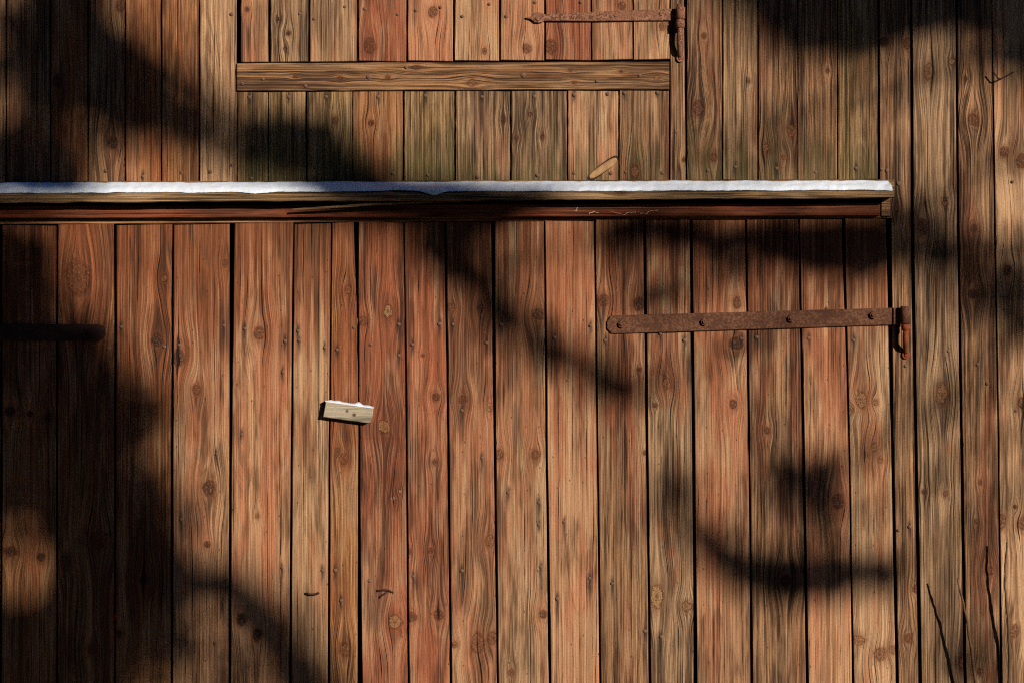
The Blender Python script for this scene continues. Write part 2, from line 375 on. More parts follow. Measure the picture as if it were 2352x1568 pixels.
def plain(name, col, rough=0.9):
    m = bpy.data.materials.new(name); m.use_nodes = True
    N = NT(m.node_tree); bs = m.node_tree.nodes['Principled BSDF']
    tc = N.n.new('ShaderNodeTexCoord')
    n = N.noise(tc.outputs['Object'], 40.0, 4.0, 0.6, dims='3D')
    N.l.new(N.mix(N.rng(n, 0.3, 0.7), tuple(v * 0.6 for v in col[:3]) + (1,), col), bs.inputs['Base Color'])
    bs.inputs['Roughness'].default_value = rough; bs.inputs['Specular IOR Level'].default_value = 0.2
    return m
M_GAP_DARK = plain('dark_gap_sheet', (0.010, 0.009, 0.008, 1))  # near-black, for the sheet added behind the board gaps
M_INNER = plain('bare_inner_timber', lin(60, 42, 28, .6))

def snow_material():
    m = bpy.data.materials.new('crusted_snow'); m.use_nodes = True
    N = NT(m.node_tree); bs = m.node_tree.nodes['Principled BSDF']
    tc = N.n.new('ShaderNodeTexCoord'); co = tc.outputs['Object']
    n1 = N.noise(co, 420.0, 3.0, 0.7, dims='3D'); n2 = N.noise(co, 60.0, 3.0, 0.6, dims='3D')
    N.l.new(N.mix(N.rng(n1, 0.3, 0.7), (0.52, 0.55, 0.60, 1), (0.66, 0.69, 0.74, 1)), bs.inputs['Base Color'])
    bs.inputs['Roughness'].default_value = 0.7
    bs.inputs['Subsurface Weight'].default_value = 0.4
    bs.inputs['Subsurface Radius'].default_value = (0.006, 0.008, 0.012); bs.inputs['Subsurface Scale'].default_value = 1.0
    bp = N.n.new('ShaderNodeBump'); bp.inputs['Strength'].default_value = 0.5; bp.inputs['Distance'].default_value = 0.002
    N.l.new(N.m('ADD', n1, N.m('MULTIPLY', n2, 0.5)), bp.inputs['Height']); N.l.new(bp.outputs[0], bs.inputs['Normal'])
    return m
M_SNOW = snow_material()

# ------------------------------------------------------------------ survey of the wall (survey units, y down)
# knots: x, y, rx, ry, tone (0 dark, .35 red, .6 orange, 1 tan)
KNOTS = [(277,13,10,14,.4),(257,328,12,15,.05),(133,187,10,15,.2),
 (994,29,10,11,.38),(850,105,12,17,.42),(663,78,6,6,.1),(568,23,4,5,.2),(655,113,4,4,.1),(1428,15,8,9,.35),(1210,113,9,10,.36),
 (1264,108,13,15,.4),(1521,62,7,9,.4),(1112,118,5,7,.3),(640,45,4,4,.1),
 (678,178,4,3,.5),(782,181,5,4,.5),(891,179,5,4,.5),(1083,192,9,7,.7),(957,157,6,4,.5),(1309,163,4,3,.5),(1426,165,4,3,.3),(1508,180,6,5,.7),(1318,192,5,3,.5),
 (770,277,6,9,.5),(852,283,6,6,.2),(1156,275,5,6,.2),(1218,263,5,5,.2),(1186,317,5,5,.2),(1246,315,4,4,.3),(1458,395,9,14,.62),
 (1603,250,13,16,.3),(1616,83,5,7,.3),(1571,367,4,5,.3),(1639,363,8,10,.5),
 (1818,300,9,14,.62),(1758,341,7,9,.62),(1799,362,5,6,.6),(1900,163,4,5,.4),(2031,97,9,10,.2),(2083,100,7,13,.42),(2133,167,10,18,.75),(2186,142,6,6,.9),
 (2236,275,12,13,.36),(2306,350,9,12,.4),(2346,370,12,14,.5),(2171,467,6,6,.6),(2059,477,6,7,.2),(1718,187,4,6,.4),(2218,182,4,5,.3),
 (180,640,26,38,.5),(379,640,8,9,.5),(362,781,13,16,.05),(411,821,13,17,.2),(518,606,6,9,.4),(452,895,9,10,.5),(25,945,12,10,.05),(70,950,6,6,.05),(112,958,9,9,.05),
 (597,766,11,13,.4),(799,666,8,10,.6),(892,715,10,14,.95),(834,738,8,10,.5),(1037,705,8,8,.5),(1103,708,9,9,.1),(1002,911,9,8,.3),(1063,916,9,9,.3),
 (882,981,13,16,.75),(972,816,4,3,.2),(1124,935,6,9,.8),
 (1385,690,12,12,.3),(1466,698,11,15,.1),(1236,723,13,12,.2),(1530,881,9,11,.7),(1504,930,5,5,.3),(1692,695,9,13,.4),(1683,928,8,11,.3),(1690,788,15,14,.1),(1467,848,4,4,.3),
 (1976,918,12,17,.75),(2009,923,6,6,.7),(1955,940,5,5,.6),(2119,523,12,17,.3),(2236,526,7,9,.2),(2234,676,11,11,.05),(2314,620,9,11,.05),(2163,905,13,20,.7),(1761,988,7,8,.2),(2346,925,8,12,.4),
 (27,1265,15,11,.2),(94,1278,9,10,.05),(151,1289,12,17,.4),(228,1238,18,19,.4),(212,1488,9,11,.5),(481,1120,13,17,.15),(476,1249,6,7,.3),(332,1330,10,12,.05),(555,1421,10,14,.05),(275,1454,6,8,.2),
 (790,1053,9,13,.55),(777,1032,4,4,.6),(903,1143,5,5,.9),(919,1127,4,4,.9),(908,1427,14,15,.85),(791,1490,10,15,.6),(989,1263,6,7,.3),(940,1265,5,7,.5),(946,1416,10,10,.4),(1007,1411,10,11,.35),
 (1000,1060,6,6,.4),(1125,1240,10,13,.65),(1097,1475,15,22,.6),(1130,1463,10,14,.5),(1043,1479,7,7,.5),(1146,1042,8,10,.6),(592,1183,4,5,.7),(592,1457,9,15,.05),
 (1229,1044,9,9,.55),(1247,1409,8,8,.3),(1175,1542,6,8,.5),(1508,1367,14,24,.95),(1577,1391,10,9,.8),(1481,1039,4,5,.2),
 (1924,1150,13,16,.2),(2006,1026,6,9,.8),(2021,1055,6,7,.7),(1988,1043,4,5,.8),(1803,1332,12,13,.05),(1970,1468,12,10,.7),(2021,1500,13,15,.6),(2050,1490,7,9,.7),(2085,1465,8,9,.55),(2101,1351,5,7,.5),
 (2121,1129,4,5,.2),(2171,1134,5,6,.6),(2252,1107,4,5,.4),(2242,1197,4,5,.5),(2272,1310,9,10,.4),(2251,1542,6,7,.4),(2301,1199,9,17,.6),(2330,1450,9,14,.45),(2349,1202,11,14,.6),(2331,1163,4,4,.3),(2211,1522,8,14,.5)]
# nails: x, y, streak length in metres (0 = none)
NAILS = [(243,393,0),(328,406,.03),(417,397,0),(483,395,0),(532,380,0),(532,33,0),
 (792,16,0),(688,32,0),(722,44,0),(838,21,0),(913,34,0),(955,24,0),(1012,17,0),(1062,38,0),(604,182,0),(702,198,0),(847,177,0),(933,155,0),(557,193,0),
 (573,224,.03),(663,223,.03),(749,223,.03),(869,223,.03),(977,220,.04),(577,410,0),(903,398,0),(983,403,0),(1098,407,0),
 (1124,10,0),(1163,38,0),(1229,6,0),(1334,5,0),(1202,173,0),(1371,187,0),(1469,174,0),(1107,223,.02),(1227,222,.03),(1319,218,.03),(1396,216,0),(1435,214,.03),(1510,213,.02),
 (1235,403,0),(1319,398,0),(1403,399,0),(1437,396,0),(1522,398,0),(1553,303,0),(1626,392,0),(1689,384,.05),(1783,387,.05),(1873,396,0),(1966,387,.02),(2025,389,0),(2038,392,0),(2064,422,0),(2326,418,0),
 (279,751,.04),(378,796,0),(412,792,.05),(515,748,.08),(562,755,.06),(555,997,.03),(118,802,0),(248,800,0),
 (655,783,.04),(650,854,.05),(685,760,.05),(688,782,.05),(746,798,.03),(774,803,.04),(813,752,0),(852,791,0),(916,745,.05),(916,816,.05),(947,791,.05),(1010,744,.05),(1040,745,.06),(1117,787,.05),(1151,745,.05),(1061,942,.05),
 (1356,748,.05),(1390,782,.03),(1572,781,.05),(1702,777,.04),(1274,775,.09),(1517,766,.05),(1738,774,.05),(1857,776,.05),(1960,781,.05),(1898,709,0),(2178,806,0),(2246,837,0),(2268,880,0),(2333,943,0),(2080,840,0),
 (648,1303,.10),(741,1309,.05),(770,1309,.05),(784,1378,.05),(950,1323,.10),(849,1333,0),(1107,1051,.08),(1061,1310,.10),
 (1167,1130,.06),(1238,1153,.08),(1242,1301,.12),(1296,1198,.10),(1354,1327,.08),(1280,1374,.11),(1406,1339,.07),(1481,1448,.03),(1518,1461,.09),(1238,1204,.03),
 (498,1042,.05),(417,1192,.07),(494,1477,0),(512,1382,.05),(2090,1209,.05),(2064,1217,0)]

# dark blots: x, y, half width, half height, strength
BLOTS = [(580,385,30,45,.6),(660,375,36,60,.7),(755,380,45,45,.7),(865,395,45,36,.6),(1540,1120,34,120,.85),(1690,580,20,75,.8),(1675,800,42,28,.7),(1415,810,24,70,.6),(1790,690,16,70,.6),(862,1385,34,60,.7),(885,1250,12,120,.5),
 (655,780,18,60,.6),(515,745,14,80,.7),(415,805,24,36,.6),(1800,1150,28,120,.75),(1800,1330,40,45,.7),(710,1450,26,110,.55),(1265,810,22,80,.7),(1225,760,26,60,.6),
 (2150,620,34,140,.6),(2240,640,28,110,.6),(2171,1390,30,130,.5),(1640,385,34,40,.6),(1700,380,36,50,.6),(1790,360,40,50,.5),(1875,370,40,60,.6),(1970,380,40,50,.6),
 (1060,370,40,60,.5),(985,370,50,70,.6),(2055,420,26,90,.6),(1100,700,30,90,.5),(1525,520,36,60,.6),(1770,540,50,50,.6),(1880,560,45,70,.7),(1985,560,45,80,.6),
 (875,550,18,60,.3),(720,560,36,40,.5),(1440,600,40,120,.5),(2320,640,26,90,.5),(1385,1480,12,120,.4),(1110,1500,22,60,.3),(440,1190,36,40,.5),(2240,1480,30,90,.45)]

def interp(tab, y, col):
    """piecewise-linear edge table [(y, left, right)...]; end slopes go on"""
    if y <= tab[0][0]: a, b = tab[0], tab[1] if len(tab) > 1 else tab[0]
    elif y >= tab[-1][0]: a, b = (tab[-2] if len(tab) > 1 else tab[-1]), tab[-1]
    else:
        for i in range(len(tab) - 1):
            if tab[i][0] <= y <= tab[i + 1][0]: a, b = tab[i], tab[i + 1]; break
    if a is b or a[0] == b[0]: return a[col]
    if y < tab[0][0]: return a[col]
    f = (y - a[0]) / (b[0] - a[0])
    if y > tab[-1][0]: f = min(f, 1 + 0.75)
    return a[col] + (b[col] - a[col]) * f

BOARD_N = [0]
NAIL_MESH = None
def nail_mesh():
    global NAIL_MESH
    if NAIL_MESH is None:
        v = []; n = 8
        for r, d in ((0.0046, 0.0), (0.0045, -0.0012), (0.0026, -0.0021)):
            for k in range(n): v.append((r * math.cos(2 * math.pi * k / n), d, r * math.sin(2 * math.pi * k / n)))
        f = []
        for a in (0, n):
            for k in range(n): f.append((a + k, a + (k + 1) % n, a + n + (k + 1) % n, a + n + k))
        f.append(tuple(range(2 * n, 3 * n))); f.append(tuple(range(n)))
        NAIL_MESH = mesh_from('nail', v, f, True); NAIL_MESH.materials.append(M_NAIL)
    return NAIL_MESH

def board(parent, kind, left, right, ytop, ybot, t=0.0, thick=0.024, top_z=None, algae_z=None, horiz=False, specks=0.5, figure=None, name='board', ends=0.6, seed=None, cut_bot=None):
    """left(y), right(y): edges in survey units"""
    BOARD_N[0] += 1; seed = seed or BOARD_N[0]
    rnd = random.Random(seed * 31 + 5)
    nseg = 14
    ys = sorted(set([ytop + (ybot - ytop) * i / nseg for i in range(nseg + 1)] +
                    [b for b in getattr(left, 'brk', []) + getattr(right, 'brk', []) if ytop < b < ybot]))
    tl, tr = rnd.uniform(-0.0016, 0.0016), rnd.uniform(-0.0016, 0.0016)
    ph = rnd.uniform(0, 6.28)
    V = []; F = []
    e = 0.0016 / K
    dtop = rnd.uniform(-ends, ends) * 2.2; dbot = rnd.uniform(-ends, ends) * 2.2
    for i, y in enumerate(ys):
        xl, xr = left(y) + rnd.uniform(-0.5, 0.5), right(y) + rnd.uniform(-0.5, 0.5)
        yl = yr = y
        if i == 0: yl += dtop; yr -= dtop
        if i == len(ys) - 1: yl += dbot; yr -= dbot
        bow = 0.0010 * math.sin(ph + i * 0.7)
        ye = e if i == 0 else (-e if i == len(ys) - 1 else 0)
        a, b = t + tl + bow, t + tr + bow
        V += [W(xl, yl, a - thick), W(xl, yl, a - 0.0022), W(xl + e, yl + ye, a), W(xr - e, yr + ye, b), W(xr, yr, b - 0.0022), W(xr, yr, b - thick)]
    n = len(ys)
    for i in range(n - 1):
        o = i * 6; p = o + 6
        for k in range(5): F.append((o + k, o + k + 1, p + k + 1, p + k))
        F.append((o + 5, o, p, p + 5))
    F.append((0, 1, 4, 5)); F.append((1, 2, 3, 4))
    q = (n - 1) * 6; F.append((q, q + 1, q + 4, q + 5)); F.append((q + 1, q + 2, q + 3, q + 4))
    me = mesh_from('board', V, F)
    inside = lambda x, y: ytop <= y <= ybot and left(y) <= x <= right(y)
    kk = [(W(x, y).x, W(x, y).z, rx * K * 1.0, ry * K * 1.0, tn) for x, y, rx, ry, tn in KNOTS if inside(x, y)]
    nn = [(x, y, L) for x, y, L in NAILS if inside(x, y)]
    xm = (left((ytop + ybot) / 2) + right((ytop + ybot) / 2)) / 2
    ym = (ytop + ybot) / 2
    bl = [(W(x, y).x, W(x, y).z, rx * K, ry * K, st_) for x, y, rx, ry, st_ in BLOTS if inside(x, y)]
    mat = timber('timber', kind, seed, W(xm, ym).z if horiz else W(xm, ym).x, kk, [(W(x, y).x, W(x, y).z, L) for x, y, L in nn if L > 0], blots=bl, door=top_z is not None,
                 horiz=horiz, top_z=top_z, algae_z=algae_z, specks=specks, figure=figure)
    o = link(name, me, mat, parent)
    for x, y, L in nn:
        c = bpy.data.objects.new('nail', nail_mesh()); COL.objects.link(c)
        f = (x - left(y)) / max(1e-3, right(y) - left(y))
        c.parent = o
        p = W(x, y, t + tl * (1 - f) + tr * f + 0.0008)
        c.location = p; s = rnd.uniform(0.85, 1.15) * (1.35 if (x, y) in ((847, 177), (1202, 173)) else 1); c.scale = (s, 1, s)
    return o

class Edge:
    def __init__(self, tab, col): self.tab, self.col = tab, col; self.brk = [r[0] for r in tab]
    def __call__(self, y): return interp(self.tab, y, self.col)
def vline(x): return [(0, x - 1.6, x + 1.6), (1568, x - 1.6, x + 1.6)]

YB = 2030      # survey y of the board feet, just above the ground
ground_z = W(0, YB + 45).z

# ------------------------------------------------------------------ ground
gv = 60.0
gm = mesh_from('ground', [(-gv, -gv, ground_z), (gv, -gv, ground_z), (gv, gv, ground_z), (-gv, gv, ground_z)], [(0, 1, 2, 3)])
def ground_material():
    m = bpy.data.materials.new('leaf_litter'); m.use_nodes = True
    N = NT(m.node_tree); bs = m.node_tree.nodes['Principled BSDF']
    tc = N.n.new('ShaderNodeTexCoord'); co = tc.outputs['Object']
    n1 = N.noise(co, 14.0, 5.0, 0.65); n2 = N.noise(co, 0.9, 4.0, 0.6)
    c = N.mix(N.rng(n1, 0.35, 0.65), lin(46, 34, 24), lin(92, 70, 46))
    c = N.mix(N.rng(n2, 0.74, 0.76), c, (0.75, 0.78, 0.82, 1))
    N.l.new(c, bs.inputs['Base Color']); bs.inputs['Roughness'].default_value = 0.95
    return m
g = link('ground', gm, ground_material()); tag(g, kind='structure')

# ------------------------------------------------------------------ barn wall
wall = thing('barn_wall', 'barn wall of upright weathered brown boards around the doors', 'wall', W(1176, YB, 0))
Z = lambda y: W(0, y).z
ALG = (Z(420), Z(300), 0.95)
U = [-500, -410, -322, -236, -150, -72, 14, 115.7, 202, 287.5, 371, 457.8]
ukind = ['brown', 'grey', 'brown', 'orange', 'brown', 'brown', 'brown', 'orange', 'brown', 'orange', 'orange', 'tan']
UPT = -330
for i, x in enumerate(U):
    L = Edge(vline(x), 2)
    R = Edge(vline(U[i + 1]), 1) if i + 1 < len(U) else Edge(vline(545.0), 1)
    board(wall, ukind[i], L, R, UPT, 418.5, 0.0, specks=0.1)
# boards between hatch sill and drip board
Lw = [544.5, 616, 703.5, 809.5, 926.8, 1045, 1173, 1302.7, 1421, 1537]
lk = ['olive', 'olive', 'olive', 'orange', 'olive', 'grey', 'grey', 'tan', 'brown']
for i in range(9):
    gw = (1.0, 0.8, 1.7, 0.8, 1.7, 1.6, 1.7, 1.5, 1.3, 1)[i]; gw2 = (1.0, 0.8, 1.7, 0.8, 1.7, 1.6, 1.7, 1.5, 1.3, 1)[i + 1]
    yt = 211.5 - 3.2 * i / 8.0
    alg = (Z(430), Z(260 if i in (0, 1, 2, 4) else 330), 1.0 if i in (0, 1, 2, 4) else 0.75)
    board(wall, lk[i], Edge([(0, 0, Lw[i] + gw), (1568, 0, Lw[i] + gw)], 2), Edge([(0, Lw[i + 1] - gw2, 0), (1568, Lw[i + 1] - gw2, 0)], 1),
          yt, 418 - 3 * i / 8, -0.002, algae_z=alg, specks=0.15)
board(wall, 'rail', Edge([(100, 0, 544.5), (300, 0, 544.5)], 2), Edge([(100, 1537, 0), (300, 1537, 0)], 1), 0, 0, 0) if False else None
# hatch sill: one horizontal board
def hboard(parent, kind, x0, x1, ytl, ybl, ytr, ybr, t, thick, name='rail', seed=None, top=None, specks=0.1, figure=None, n=28, skew=0.0):
    BOARD_N[0] += 1; seed = seed or BOARD_N[0]
    rnd = random.Random(seed * 71 + 3); V = []; F = []; e = 0.0018 / K
    for i in range(n + 1):
        f = i / n; x = x0 + (x1 - x0) * f
        a = ytl + (ytr - ytl) * f + rnd.uniform(-0.5, 0.5); b = ybl + (ybr - ybl) * f + rnd.uniform(-0.5, 0.5)
        xe = e if i == 0 else (-e if i == n else 0)
        V += [W(x, a, t - thick), W(x, a, t - 0.002), W(x + xe, a + e, t), W(x + xe, b - e, t), W(x, b, t - 0.002), W(x, b, t - thick)]
    for i in range(n):
        o = i * 6; p = o + 6
        for k in range(5): F.append((o + k, o + k + 1, p + k + 1, p + k))
        F.append((o + 5, o, p, p + 5))
    F.append((0, 1, 4, 5)); F.append((1, 2, 3, 4)); q = n * 6; F.append((q, q + 1, q + 4, q + 5)); F.append((q + 1, q + 2, q + 3, q + 4))
    me = mesh_from(name, V, F)
    ins = lambda x, y: x0 <= x <= x1 and min(ytl, ytr) + 1 <= y <= max(ybl, ybr) - 1
    kk = [(W(x, y).x, W(x, y).z, rx * K, ry * K, tn) for x, y, rx, ry, tn in KNOTS if ins(x, y)]
    mat = timber('timber', kind, seed, W(0, (ytl + ybl) / 2).z, kk, horiz=True, specks=specks, figure=figure)
    o = link(name, me, mat, parent)
    for x, y, L in NAILS:
        if ins(x, y):
            c = bpy.data.objects.new('nail', nail_mesh()); COL.objects.link(c); c.parent = o; c.location = W(x, y, t + 0.0008)
            s = 1.4 if (x, y) in ((847, 177), (1202, 173)) else 1.0; c.scale = (s, 1, s)
    return o
hboard(wall, 'rail', 543.5, 1537.2, 146, 209.3, 142.3, 206, 0.006, 0.03, name='sill_board', figure=(Z(230), 0.018, 0.004, 0.0052))
# boards right of the hatch
R1 = [(1539, 1573), (1577.5, 1658.4), (1660.4, 1739.3), (1742, 1831.3), (1833, 1922.6), (1924.8, 2015.2)]
rk = ['brown', 'brown', 'grey', 'brown', 'brown', 'olive']
for i, (a, b) in enumerate(R1):
    sk = 2.5 if i < 1 else 0
    board(wall, rk[i], Edge([(0, 0, a), (415, 0, a)], 2), Edge([(0, b - sk, 0), (415, b + sk * .6, 0)], 1), UPT, 415.5 - i * .5, 0.0,
          algae_z=(Z(425), Z(270), 0.75) if i > 0 else None, specks=0.1)
# full-height boards to the right of the door
G19 = [(-400, 2089, 2093), (0, 2090.5, 2095), (515, 2091.2, 2098.2), (1005, 2100, 2106), (1568, 2109, 2117)]
G20 = [(-400, 2193, 2196), (0, 2194, 2198.5), (515, 2197.7, 2202.7), (1005, 2205, 2211), (1568, 2213, 2219.5)]
G21 = [(-400, 2276, 2277.5), (0, 2277, 2279), (515, 2282.7, 2286), (1005, 2291.4, 2293.8), (1568, 2296.7, 2302.5)]
JL = [(-400, 0, 2018.5), (0, 0, 2019.5), (501, 0, 2021), (502, 0, 2046.7), (1005, 0, 2052.5), (1568, 0, 2064)]
board(wall, 'brown', Edge(JL, 2), Edge(G19, 1), UPT, YB, -0.001, specks=0.1, figure=(W(2030, 0).x, 0.08, 0.0, 0.0052))
board(wall, 'grey', Edge(G19, 2), Edge(G20, 1), UPT, YB, 0.001, specks=0.1)
board(wall, 'brown', Edge(G20, 2), Edge(G21, 1), UPT, YB, 0.0, specks=0.1)
xs = [2378, 2470, 2566, 2650, 2744, 2838, 2925, 3020]
prev = G21
for i, x in enumerate(xs):
    cur = [(0, x - 2, x + 2), (1005, x + 12, x + 16), (1568, x + 18, x + 23)]
    board(wall, ('tan', 'brown', 'grey', 'brown', 'grey', 'tan', 'brown', 'grey')[i], Edge(prev, 2), Edge(cur, 1), UPT, YB, 0.0, specks=0.1)
    prev = cur
# wall boards left of the left door leaf
for i in range(3):
    a = -640 + i * 78
    board(wall, 'brown', Edge(vline(a), 2), Edge(vline(a + 78), 1), 470, YB, 0.0, specks=0.1)
# near-black sheet added behind all the gaps, in place of the dark interior
def box_mesh(name, x0, x1, y0, y1, z0, z1):
    v = [(x, y, z) for x in (x0, x1) for y in (y0, y1) for z in (z0, z1)]
    f = [(0, 1, 3, 2), (4, 5, 7, 6), (0, 1, 5, 4), (2, 3, 7, 6), (0, 2, 6, 4), (1, 3, 7, 5)]
    return mesh_from(name, v, f)
for o_ in (wall,): o_['kind'] = 'thing'
link('backing', box_mesh('backing', W(-660, 0).x, W(3050, 0).x, 0.06, 0.075, ground_z, Z(UPT)), M_GAP_DARK, wall)

# ------------------------------------------------------------------ drip board with snow, red header
ledge = thing('drip_board', 'weathered sloping drip board carrying snow above the lower doors', 'ledge', W(800, 445, 0.0))
XL0, XL1 = -440, 2054
def led_t(f):  # front lower / upper edge in survey units along the length
    return 446.5 + (439.5 - 446.5) * f, 466.8 + (455.5 - 466.8) * f
LT = 0.075
nL = 90; V = []; F = []
rnd = random.Random(4)
for i in range(nL + 1):
    f = i / nL; x = XL0 + (XL1 - XL0) * f
    fp = max(0, x) / 2054.0
    a, b = led_t(fp)
    crack = math.exp(-((x - 960) / 110.0) ** 2)
    j = rnd.uniform(-0.9, 0.9); j2 = rnd.uniform(-0.9, 0.9)
    back = 417.5 - 4.5 * fp
    V += [W(x, back, -0.001), W(x, a + j + 5 * crack * rnd.uniform(0.2, 1), LT - 0.003), W(x, a + 2.2 + j + 5 * crack, LT), W(x, b - 1.5 + j2, LT),
          W(x, b + j2, LT - 0.003), W(x, b - 6, -0.001)]
for i in range(nL):
    o = i * 6; p = o + 6
    for k in range(5): F.append((o + k, o + k + 1, p + k + 1, p + k))
    F.append((o + 5, o, p, p + 5))
F.append(tuple(range(6))); F.append(tuple(range(nL * 6, nL * 6 + 6)))
m_ledge = timber('timber', 'olive', 301, Z(450), [(W(1418, 440).x, Z(446), .012, .006, .2)], horiz=True, specks=0.0, figure=(Z(500), 0.05, 0.006, 0.0046))
link('sloping_board', mesh_from('sloping_board', V, F), m_ledge, ledge)
# long splinter torn from the drip board
sp = [(672, 481.5), (730, 478.0), (800, 473.6), (853, 469.5), (930, 466), (1010, 463.5), (1060, 462.5)]
sv = []; sf = []
for i, (x, y) in enumerate(sp):
    f = i / (len(sp) - 1); h = 0.8 + 2.2 * math.sin(math.pi * min(1, 0.12 + f * .7)); t0 = 0.055 + 0.016 * f
    sv += [W(x, y - h, t0), W(x, y + h, t0), W(x, y + h, t0 - 0.004), W(x, y - h, t0 - 0.004)]
for i in range(len(sp) - 1):
    for k in range(4): sf.append((i * 4 + k, i * 4 + (k + 1) % 4, i * 4 + 4 + (k + 1) % 4, i * 4 + 4 + k))
sf += [(0, 1, 2, 3), tuple(range(len(sp) * 4 - 4, len(sp) * 4))]
link('splinter', mesh_from('splinter', sv, sf), timber('timber', 'grey', 302, Z(470), horiz=True, specks=0, figure=(Z(500), .05, .01, .004)), ledge)

# red header under the drip board and the thin strip under it
head = thing('door_header', 'dull red painted header rail under the snowy drip board', 'rail', W(800, 500, 0.0))
hd = hboard(head, 'paint', XL0, 2021.5, 475, 502.5, 466, 495.5, 0.028, 0.03, name='header_rail', figure=(Z(560), 0.06, 0.002, 0.004), n=40)
st = hboard(head, 'orange', XL0, 2024, 499, 519, 490, 501.5, 0.004, 0.03, name='stop_strip', figure=(Z(560), 0.06, 0.002, 0.004), n=40)
blk = hboard(head, 'brown', 2023.5, 2044.5, 455, 497, 455, 497, 0.010, 0.02, name='end_block', n=3)
# scratches in the red paint
M_SCR = plain('bare_scratch', lin(226, 196, 176, .8))
rnd = random.Random(11)
for (x0, y0, x1, n, a) in ((1320, 481, 1328, 3, 8), (1353, 489, 1376, 6, 2.5), (1400, 488, 1462, 14, 5), (1464, 487, 1514, 12, 6)):
    pts = []
    for i in range(n + 1):
        f = i / n; pts.append((x0 + (x1 - x0) * f + rnd.uniform(-2, 2), y0 + a * math.sin(f * 5 + x0) * .7 + rnd.uniform(-a, a) * .5))
    v = []; fc = []
    for i, (x, y) in enumerate(pts):
        w = 0.40; v += [W(x - w, y - w, 0.0284), W(x + w, y + w, 0.0284)]
    for i in range(n): fc.append((2 * i, 2 * i + 1, 2 * i + 3, 2 * i + 2))
    so_ = link('scratch', mesh_from('scratch', v, fc), M_SCR, None); so_.parent = hd

# snow lying on the drip board
def snow_strip():
    nx, ny = 760, 12; V = []; F = []
    X0, X1 = XL0, 2050
    for i in range(nx + 1):
        x = X0 + (X1 - X0) * i / nx; fp = max(0, x) / 2054.0
        a, b = led_t(fp); back = 417.5 - 4.5 * fp
        n1 = mnoise.noise((x * 0.012, 3.1, 0)); n2 = mnoise.noise((x * 0.05, 7.7, 0)); n3 = mnoise.noise((x * 0.22, 1.7, 0))
        yb = back + 4.0 - 1.5 * n1 + 1.8 * n2 + 0.5 * n3          # upper margin at the wall
        gapb = max(0, n1 * 4 - 0.6)
        yb += gapb
        if x > 2018: yb = max(yb, back + 3.5)
        fr = a - 2.4 - 2.0 * n1 + 1.2 * n2 + 0.6 * n3            # lower margin at the front
        fr += 9 * math.exp(-((x - 996) / 20) ** 2) + 3.5 * math.exp(-((x - 590) / 22) ** 2) - 4 * math.exp(-((x - 905) / 60) ** 2)
        if x > 1990: fr += (x - 1990) * 0.02
        th = 0.0065 + 0.002 * n1 + 0.001 * n2
        xe = 0
        for j in range(ny + 1):
            s = j / ny
            y = yb + (fr - yb) * s
            # board surface depth for this y
            tt = LT * (y - back) / (a - back); tt = max(0.0, min(LT + 0.0015, tt))
            prof = min(1.0, s * 5, (1 - s) * 4) ** 0.6 if 0 < s < 1 else 0.0
            k = 0.85 * mnoise.noise((x * 0.05, s * 3, 2.0)) * 0.002
            lift = th * prof + (k * prof)
            xx = x - (14 * (1 - s) ** 1.3 if i > nx - 3 else 0) * (i - (nx - 3)) / 3
            p = W(xx, y, tt)
            V.append(p + Vector((0, -0.40 * lift - 0.0006, 0.92 * lift * 0.9 + 0.0006)))
    for i in range(nx):
        for j in range(ny):
            o = i * (ny + 1) + j; F.append((o, o + 1, o + ny + 2, o + ny + 1))
    return mesh_from('snow', V, F, True)
sn = link('snow', snow_strip(), M_SNOW)
tag(sn, 'long strip of white snow lying on the sloping drip board', 'snow', kind='stuff')

# ------------------------------------------------------------------ hinges
def strap(parent, outline, bolts, t, mat, name='strap_hinge', hexed=True):
    s = link(name, plate_mesh(name, outline, t, t + 0.0065), mat, parent)
    for (x, y) in bolts:
        n = 6 if hexed else 10; r = 9.0 if hexed else 4.6
        h = 0.007 if hexed else 0.0022
        ol = [(x + r * math.cos(2 * math.pi * k / n + .3), y + r * math.sin(2 * math.pi * k / n + .3)) for k in range(n)]
        bo = link('bolt', plate_mesh('bolt', ol, t + 0.006, t + 0.0065 + h, 0.0012), mat, None); bo.parent = s
        if hexed:
            ol = [(x + 4.2 * math.cos(2 * math.pi * k / 8), y + 4.2 * math.sin(2 * math.pi * k / 8)) for k in range(8)]
            me = plate_mesh('bolt_end', ol, t + 0.012, t + 0.0175, 0.001)
            # merged into the bolt as its threaded end
            bm = bmesh.new(); bm.from_mesh(bo.data); bm.from_mesh(me); bm.to_mesh(bo.data); bm.free()
    return s

def lathe(name, cx, ytop, ybot, r, t, mat, parent, n=14, bulge=0.0):
    pts = []; rad = []
    for f, k in ((0, .8), (0.03, 1), (0.5, 1 + bulge), (0.97, 1), (1, .8)):
        pts.append(W(cx, ytop + (ybot - ytop) * f, t)); rad.append(r * K * k)
    o = link(name, tube_mesh(name, pts, rad, n), mat, None)
    return o

